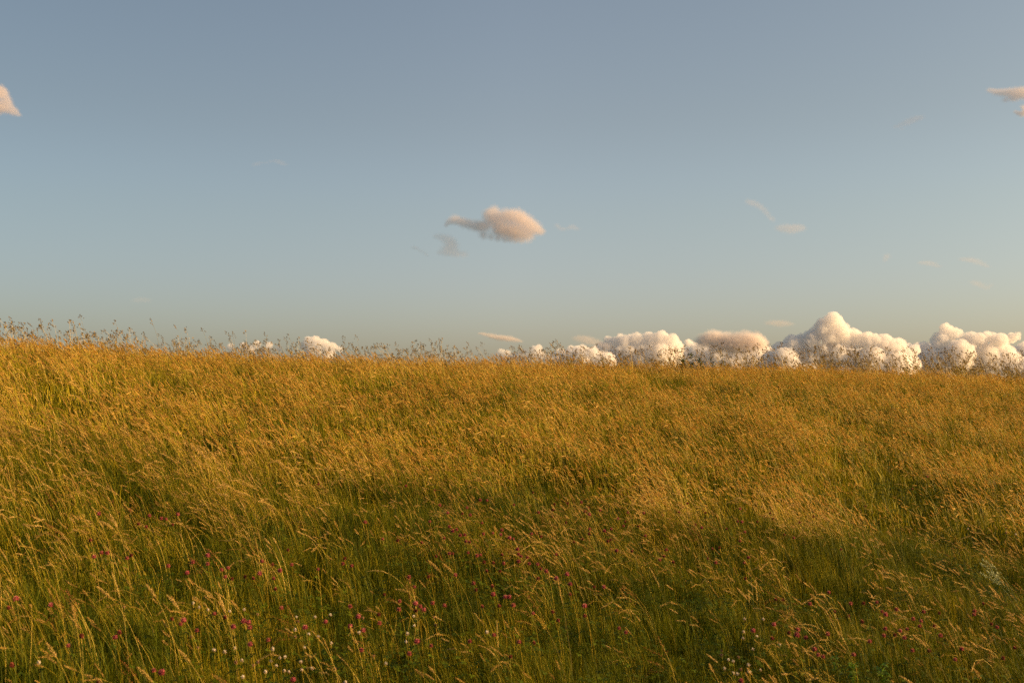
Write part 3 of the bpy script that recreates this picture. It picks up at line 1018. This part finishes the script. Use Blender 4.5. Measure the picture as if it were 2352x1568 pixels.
def cloud(lobes, dist, label, material, voxel_px=1.2, kids=0, kid_r=(.2, .5), squash=1.0, bumps=((34, 12), (-18, 8), (-9, 4.5)), depth=1.0, group=None, jitter=True, melt=0):
    """lobes: (px, py, r) in photograph units, set out at their true bearing, dist metres away."""
    S = dist / FPX
    if melt:          # fill in between neighbouring lobes so that they fuse into one mass
        extra = []
        for i_, a_ in enumerate(lobes):
            for b_ in lobes[i_ + 1:]:
                if math.hypot(a_[0] - b_[0], a_[1] - b_[1]) < .95 * (a_[2] + b_[2]):
                    extra.append(((a_[0] + b_[0]) / 2, (a_[1] + b_[1]) / 2, min(a_[2], b_[2]) * .9))
        lobes = [(x_, y_, r__ * 1.04) for x_, y_, r__ in lobes] + extra
    allv, allf = [], []
    cx = sum(l[0] for l in lobes) / len(lobes); cy = sum(l[1] for l in lobes) / len(lobes)
    d0 = Vector(ray(cx, cy)) * dist

    def add(p, r, ico, sq=1.0):
        b = len(allv)
        for v in ico[0]:
            allv.append((p.x + v.x * r, p.y + v.y * r * depth, p.z + v.z * r * sq))
        for f in ico[1]:
            allf.append((f[0] + b, f[1] + b, f[2] + b))
    for (px, py, r) in lobes:
        dep = rnd(-.45, .45) * r * S * depth if jitter else 0
        p = Vector(ray(px, py)) * (dist + dep) - d0
        rr = r * S
        add(p, rr, ICO2, squash)
        for _ in range(kids):
            o = rdir(-.5, 1)
            if o.y > .3: o.y = -o.y
            k = rnd(*kid_r)
            q = p + Vector((o.x * rr, o.y * rr, o.z * rr * squash)) * (1 - k * rnd(.55, .85))
            add(q, rr * k, ICO1)
            if kids > 12:
                for _ in range(2):
                    o2 = (o + rdir() * .9).normalized()
                    add(q + o2 * rr * k * .9, rr * k * rnd(.3, .55), ICO1)
    me = bpy.data.meshes.new("cloud")
    me.from_pydata(allv, [], allf)
    me.materials.append(material)
    o = link("cloud", me); o.location = d0
    r_ = o.modifiers.new("join", "REMESH"); r_.mode = "VOXEL"; r_.voxel_size = voxel_px * S; r_.use_smooth_shade = True
    if melt:
        sm_ = o.modifiers.new('melt', 'SMOOTH'); sm_.factor = .8; sm_.iterations = melt
    for i, (sz, st) in enumerate(bumps):
        dm = o.modifiers.new("billow", "DISPLACE")
        if sz < 0:       # rounded billows with creases between them
            dm.texture = cell_tex("billow", -sz * S); dm.strength = -st * S; dm.mid_level = .35
        else:
            dm.texture = tex("billow", sz * S); dm.strength = st * S; dm.mid_level = .5
        dm.texture_coords = "GLOBAL"
    tag(o, label, "cloud", group)
    return o



FAR, MID = 6000.0, 2500.0
SF, SM = FAR / FPX, MID / FPX
M_CUM = cloud_mat("cumulus_vapour", 1 / (12 * SF), (.985, .962, .935), .1)
GC = "cumulus clouds banked behind the crest"
cloud([(1912, 738, 22), (1892, 758, 25), (1934, 762, 20), (1862, 784, 25), (1912, 790, 34), (1820, 792, 24), (1790, 802, 18), (1962, 778, 24), (1990, 783, 22), (2030, 788, 22), (2062, 796, 20),
       (2085, 812, 16), (2100, 806, 13), (1800, 832, 36), (1860, 832, 40), (1930, 838, 45), (2000, 838, 42), (2060, 842, 34), (1780, 862, 36), (1850, 872, 40), (1930, 875, 42), (2010, 875, 40), (2060, 872, 34), (2090, 835, 26), (1775, 830, 26), (1765, 855, 30)],
      FAR, "largest pale cumulus with the tallest tower, right of centre on the skyline", M_CUM, .85, 0, group=GC, melt=16)
cloud([(2175, 762, 19), (2194, 768, 17), (2160, 783, 20), (2125, 797, 14), (2105, 802, 9), (2230, 786, 22), (2268, 780, 20), (2300, 782, 18), (2322, 776, 13), (2336, 772, 9), (2302, 804, 14),
       (2200, 818, 38), (2258, 820, 36), (2140, 832, 36), (2300, 836, 24), (2330, 848, 20), (2352, 842, 18), (2376, 836, 20), (2105, 835, 26), (2095, 860, 30), (2130, 868, 36), (2200, 868, 40), (2270, 868, 36), (2340, 872, 28), (2400, 858, 28), (2100, 808, 17), (2118, 816, 22), (2140, 812, 20), (2370, 870, 30), (2318, 808, 16), (2322, 826, 20)],
      FAR * 1.04, "rightmost wide cumulus with a small dome, reaching the right edge", M_CUM, .85, 0, group=GC, melt=16)
cloud([(1402, 788, 17), (1430, 788, 22), (1460, 784, 19), (1490, 781, 18), (1520, 781, 20), (1546, 784, 17), (1556, 800, 18), (1385, 800, 14), (1420, 815, 28), (1470, 815, 32), (1520, 815, 30), (1550, 828, 20),
       (1400, 845, 28), (1460, 850, 32), (1530, 850, 30)], FAR * .98, "bright flat-topped cumulus left of the soft grey-pink cloud", M_CUM, .85, 0, group=GC, melt=16)
cloud([(1585, 790, 13), (1562, 812, 18), (1575, 840, 26), (1605, 806, 18), (1660, 806, 16), (1700, 806, 18), (1740, 812, 18), (1770, 826, 22), (1790, 845, 26), (1640, 815, 22), (1680, 820, 24), (1720, 822, 24), (1625, 835, 26), (1680, 845, 28), (1740, 845, 28), (1600, 845, 22), (1760, 830, 20)],
      FAR * 1.1, "hazy cumulus base behind the soft grey-pink cloud", M_CUM, .85, 0, group=GC, melt=16)
cloud([(1312, 806, 13), (1338, 802, 12), (1330, 815, 17), (1362, 810, 14), (1383, 818, 12), (1292, 818, 9), (1340, 832, 20), (1380, 835, 18), (1310, 832, 16), (1270, 832, 14), (1395, 830, 22), (1280, 840, 16)],
      FAR * .95, "small low cumulus left of the bright flat-topped one", M_CUM, .8, 0, group=GC, melt=12, bumps=((16, 5), (-9, 4)))
cloud([(1238, 799, 9), (1226, 803, 10), (1208, 809, 8), (1195, 818, 10), (1240, 818, 14), (1215, 825, 14), (1260, 824, 11), (1180, 822, 12), (1285, 828, 12)], FAR * .95, "tiny cumulus knob above the middle crest", M_CUM, .8, 0, group=GC, melt=12, bumps=((16, 5), (-9, 4)))
cloud([(1152, 810, 9), (1165, 812, 9), (1140, 818, 8), (1160, 825, 12)], FAR * .95, "lowest cumulus scrap half sunk behind the middle crest", M_CUM, .8, 0, group=GC, melt=12, bumps=((16, 5), (-9, 4)))
cloud([(708, 783, 12), (725, 782, 12), (744, 790, 13), (764, 796, 11), (697, 794, 10), (780, 802, 8), (720, 805, 20), (755, 812, 16)], FAR * .95, "small rounded cumulus peeping over the left half of the crest", M_CUM, .8, 0, group=GC, melt=12, bumps=((16, 5), (-9, 4)))
cloud([(560, 794, 10), (590, 791, 10), (618, 795, 10), (530, 798, 9), (640, 801, 8), (575, 806, 14), (610, 810, 14)], FAR * .95, "long low cumulus, the leftmost over the crest", M_CUM, .8, 0, group=GC, melt=12, bumps=((16, 5), (-9, 4)))

cloud([(x_, (818 if x_ < 1500 else 812 if x_ < 1780 else 822 if x_ < 2060 else 812) + 5 * math.sin(x_ * .05), 19 + 3 * math.sin(x_ * .11)) for x_ in range(1285, 2420, 21)]
      + [(x_, 850, 26) for x_ in range(1300, 2420, 30)], FAR * 1.25, "long low cream cloud shelf filling the gaps behind the right-hand cumulus heads", M_CUM, 1.1, 0, group=GC, melt=16)


def lobe_field(N, L, lobes, d0, dist, squash, amp, nscale, gain, thr):
    """Density that swells towards the middle of each lobe and frays at the rim."""
    S = dist / FPX
    tc = N.new("ShaderNodeTexCoord")
    acc = None
    for (px, py, r) in lobes:
        c = Vector(ray(px, py)) * dist - d0
        v = N.new("ShaderNodeVectorMath"); v.operation = "SUBTRACT"; v.inputs[1].default_value = c
        L.new(tc.outputs["Object"], v.inputs[0])
        v2 = N.new("ShaderNodeVectorMath"); v2.operation = "MULTIPLY"; v2.inputs[1].default_value = (1, 1, 1 / squash)
        L.new(v.outputs[0], v2.inputs[0])
        ln = N.new("ShaderNodeVectorMath"); ln.operation = "LENGTH"; L.new(v2.outputs[0], ln.inputs[0])
        q = N.new("ShaderNodeMath"); q.operation = "MULTIPLY_ADD"; q.use_clamp = True
        L.new(ln.outputs["Value"], q.inputs[0]); q.inputs[1].default_value = -1 / (r * S * 1.45); q.inputs[2].default_value = 1
        p = N.new("ShaderNodeMath"); p.operation = "MULTIPLY_ADD"
        L.new(q.outputs[0], p.inputs[0]); L.new(q.outputs[0], p.inputs[1])
        if acc is None: p.inputs[2].default_value = 0
        else: L.new(acc, p.inputs[2])
        acc = p.outputs[0]
    nz = N.new("ShaderNodeTexNoise"); nz.inputs["Scale"].default_value = 1 / (nscale * S); nz.inputs["Detail"].default_value = 5; nz.inputs["Roughness"].default_value = .58
    L.new(tc.outputs["Object"], nz.inputs["Vector"])
    n1 = N.new("ShaderNodeMath"); n1.operation = "MULTIPLY_ADD"; L.new(nz.outputs["Fac"], n1.inputs[0]); n1.inputs[1].default_value = amp; n1.inputs[2].default_value = -amp * .5 - thr
    n2 = N.new("ShaderNodeMath"); n2.operation = "ADD"; L.new(acc, n2.inputs[0]); L.new(n1.outputs[0], n2.inputs[1])
    n3 = N.new("ShaderNodeMath"); n3.operation = "MINIMUM"; L.new(n2.outputs[0], n3.inputs[0]); n3.inputs[1].default_value = .6
    n4 = N.new("ShaderNodeMath"); n4.operation = "MAXIMUM"; L.new(n3.outputs[0], n4.inputs[0]); n4.inputs[1].default_value = 0
    n5 = N.new("ShaderNodeMath"); n5.operation = "MULTIPLY"; L.new(n4.outputs[0], n5.inputs[0]); n5.inputs[1].default_value = gain
    return n5.outputs[0]


def soft(lobes, label, tau, squash=.7, dist=MID, color=(.89, .80, .745), aniso=0, amp=.62, nscale=9, thr=.0, step=.35, group=None):
    if max(l[2] for l in lobes) < 11:      # thin wisps: broad and faint
        lobes = [(a, b, c * 1.7) for a, b, c in lobes]; tau *= .45
    more = []
    for p_, q_ in zip(lobes, lobes[1:]):
        gap = math.hypot(p_[0] - q_[0], p_[1] - q_[1])
        if gap < 3.2 * (p_[2] + q_[2]):
            for f_ in ((.5,) if gap < p_[2] + q_[2] else (.33, .67)):
                more.append((p_[0] + (q_[0] - p_[0]) * f_, p_[1] + (q_[1] - p_[1]) * f_ + rnd(-1, 1), (p_[2] + q_[2]) * .46))
    lobes = lobes + more
    S = dist / FPX
    r = sum(l[2] for l in lobes) / len(lobes) * S
    cx = sum(l[0] for l in lobes) / len(lobes); cy = sum(l[1] for l in lobes) / len(lobes)
    d0 = Vector(ray(cx, cy)) * dist
    m, N, L = mat("soft_cloud")
    out = N.new("ShaderNodeOutputMaterial")
    v = N.new("ShaderNodeVolumePrincipled"); v.inputs["Absorption Color"].default_value = (0, 0, 0, 1); v.inputs["Color"].default_value = (*color, 1); v.inputs["Anisotropy"].default_value = aniso
    L.new(lobe_field(N, L, lobes, d0, dist, squash, amp, nscale, tau / (2 * r) * 1.0, thr), v.inputs["Density"])
    L.new(v.outputs[0], out.inputs["Volume"])
    m.cycles.volume_step_rate = step
    return cloud([(a, b, c * 1.32) for a, b, c in lobes], dist, label, m, 1.8, 0, (.3, .6), squash, (), 1.0, group, jitter=False)


soft([(1612, 785, 17), (1635, 776, 18), (1655, 778, 17), (1680, 786, 22), (1708, 781, 21), (1735, 783, 20), (1752, 792, 15), (1640, 795, 18), (1690, 798, 18), (1725, 799, 16)],
     "smooth grey-pink cloud floating before the white cumulus bank", 6, 1.0, color=(.965, .90, .85))
soft([(1118, 492, 13), (1135, 484, 14), (1128, 505, 20), (1160, 497, 20), (1188, 498, 21), (1208, 510, 20), (1228, 524, 18), (1245, 532, 10), (1150, 525, 24), (1185, 533, 24), (1213, 542, 16), (1112, 520, 18), (1088, 518, 15), (1065, 512, 14),
      (1045, 505, 13), (1030, 510, 9), (1024, 518, 6), (1110, 540, 12), (1160, 550, 10), (1198, 553, 8)],
     "largest orange-lit cloud alone in mid sky", 2.0, .95)
soft([(1002, 543, 6), (1018, 546, 8), (1033, 553, 10), (1040, 566, 10), (1025, 574, 10), (1050, 582, 8), (1010, 580, 6), (1066, 584, 7)], "small ragged cloudlet below left of the orange-lit cloud", 1.3, .8)
soft([(950, 569, 4), (958, 571, 4), (976, 582, 3.5), (982, 588, 3)], "tiny faint wisp left of the ragged cloudlet", .7, .7)
soft([(1279, 518, 5), (1290, 526, 5), (1303, 525, 4), (1315, 521, 6), (1327, 526, 4)], "faint wisp right of the orange-lit cloud", .55, .7)
soft([(-25, 215, 26), (-8, 208, 20), (6, 212, 14), (14, 228, 14), (22, 243, 12), (32, 256, 10), (44, 264, 7), (5, 245, 20), (-20, 245, 24)], "pinkish cloud cut by the left edge", 1.6, .85)
soft([(2272, 208, 9), (2290, 212, 13), (2312, 214, 16), (2335, 212, 18), (2358, 212, 20), (2310, 230, 10), (2380, 216, 20)], "pinkish-grey cloud cut by the right edge, high up", 1.5, .7)
soft([(2334, 258, 7), (2346, 262, 9), (2362, 258, 12), (2350, 246, 8)], "small orange cloudlet under the high cloud at the right edge", 1.7, .8)
soft([(2056, 292, 5), (2070, 287, 6), (2086, 280, 8), (2102, 273, 8), (2116, 270, 6), (2072, 296, 4)], "very faint slanting wisp high at right", .55, .6)
soft([(1719, 464, 6), (1732, 467, 6), (1745, 473, 6), (1756, 483, 5), (1764, 493, 5), (1774, 504, 5)], "slanting faint wisp in the right half sky", .7, .8)
soft([(1789, 524, 7), (1803, 524, 9), (1818, 527, 10), (1832, 523, 9), (1845, 525, 6)], "grey-tan puff below the slanting wisp", .95, .7)
soft([(2037, 588, 6), (2032, 598, 4)], "faint dot of cloud low at right", .6, .8)
soft([(2115, 604, 6), (2130, 604, 8), (2145, 608, 7), (2157, 612, 5)], "thin streak of cloud, left one of the low right pair", .7, .5)
soft([(2210, 595, 6), (2225, 596, 8), (2240, 599, 8), (2255, 606, 7), (2268, 612, 5)], "thin streak of cloud, right one of the low right pair", .75, .5)
soft([(2236, 648, 6), (2250, 653, 7), (2266, 662, 5), (2276, 655, 4)], "lowest faint streak of cloud at right", .6, .6)
soft([(1762, 742, 5), (1775, 741, 7), (1790, 743, 9), (1806, 743, 7), (1820, 744, 4)], "small flat grey wisp above the gap between the cumulus clouds", 1.1, .6)
soft([(1102, 766, 5), (1115, 768, 8), (1132, 772, 11), (1150, 776, 12), (1168, 778, 12), (1185, 781, 9), (1198, 784, 5)], "flat grey cloudlet low over the middle crest", 1.6, .6)
soft([(1322, 777, 6), (1335, 778, 9), (1350, 781, 10), (1366, 786, 9), (1382, 791, 7), (1395, 796, 8)], "flat grey cloudlet left of the bright cumulus", 1.6, .65)
soft([(585, 378, 5), (600, 374, 4), (632, 370, 5), (645, 374, 6), (656, 378, 4)], "barely visible wisp in the left half sky", .3, .6)
soft([(310, 690, 6), (325, 688, 7), (340, 690, 6)], "barely visible wisp low in the left sky", .3, .6)

# ----------------------------------------------------------------- light and sky
SUN_AZ = R(93)      # clockwise from the view direction: to the right and a little behind the camera
SUN_EL = R(15)
sd = bpy.data.lights.new("sun", "SUN")
sd.energy = 5.0
sd.angle = R(.5)
sd.color = (1.0, .645, .31)
sun = bpy.data.objects.new("sun", sd)
C.objects.link(sun)
to_sun = Vector((math.sin(SUN_AZ) * math.cos(SUN_EL), math.cos(SUN_AZ) * math.cos(SUN_EL), math.sin(SUN_EL)))
sun.rotation_euler = to_sun.to_track_quat("Z", "Y").to_euler()

w = bpy.data.worlds.new("World")
scene.world = w
w.use_nodes = True
N, L = w.node_tree.nodes, w.node_tree.links
N.clear()
out = N.new("ShaderNodeOutputWorld")
bg = N.new("ShaderNodeBackground"); bg.inputs["Strength"].default_value = .10
sky = N.new("ShaderNodeTexSky"); sky.sky_type = "NISHITA"; sky.sun_disc = False
sky.sun_elevation = SUN_EL
sky.sun_rotation = SUN_AZ
sky.air_density = 1.0; sky.dust_density = 2.6; sky.ozone_density = 1.0
bal = N.new("ShaderNodeMix"); bal.data_type = "RGBA"; bal.blend_type = "MULTIPLY"; bal.inputs[0].default_value = 1
bal.inputs[7].default_value = (1.06, .92, .83, 1)      # camera white balance
# low air is milkier than the clear sky model gives
geo = N.new("ShaderNodeNewGeometry")
sep = N.new("ShaderNodeSeparateXYZ"); L.new(geo.outputs["Incoming"], sep.inputs[0])
mr = N.new("ShaderNodeMapRange"); mr.inputs["From Min"].default_value = 0; mr.inputs["From Max"].default_value = -.26
L.new(sep.outputs["Z"], mr.inputs["Value"])
hz = ramp(N, [(0, (1.02, 1.03, 1.16)), (.35, (1.05, 1.09, 1.19)), (.7, (1.06, 1.09, 1.10)), (1, (1.03, 1.03, 1.0))])
hz.color_ramp.interpolation = "EASE"
L.new(mr.outputs[0], hz.inputs[0])
m2 = N.new("ShaderNodeMix"); m2.data_type = "RGBA"; m2.blend_type = "MULTIPLY"; m2.inputs[0].default_value = 1
L.new(sky.outputs[0], m2.inputs[6]); L.new(hz.outputs[0], m2.inputs[7])
# sky brightness painted by bearing: darkened to both sides, most on the left
mx_ = N.new("ShaderNodeMapRange"); mx_.inputs["From Min"].default_value = .5; mx_.inputs["From Max"].default_value = -.5
L.new(sep.outputs["X"], mx_.inputs["Value"])
hx = ramp(N, [(0, (.74, .78, .82)), (.5, (.98, .98, 1.0)), (1, (.85, .89, .89))])
L.new(mx_.outputs[0], hx.inputs[0])
m3 = N.new("ShaderNodeMix"); m3.data_type = "RGBA"; m3.blend_type = "MULTIPLY"; m3.inputs[0].default_value = 1
L.new(m2.outputs[2], m3.inputs[6]); L.new(hx.outputs[0], m3.inputs[7])
L.new(m3.outputs[2], bal.inputs[6])
L.new(bal.outputs[2], bg.inputs[0])
L.new(bg.outputs[0], out.inputs[0])

scene.view_settings.view_transform = "Standard"
scene.view_settings.look = "None"
scene.view_settings.exposure = .83
scene.view_settings.gamma = 1
scene.render.engine = "CYCLES"
cy = scene.cycles
cy.max_bounces = 12
cy.diffuse_bounces = 4
cy.glossy_bounces = 2
cy.transmission_bounces = 6
cy.volume_bounces = 10
cy.transparent_max_bounces = 8
cy.use_denoising = False
cy.denoiser = "OPENIMAGEDENOISE"
cy.denoising_input_passes = "RGB_ALBEDO_NORMAL"
cy.sample_clamp_indirect = 3
cy.use_adaptive_sampling = False
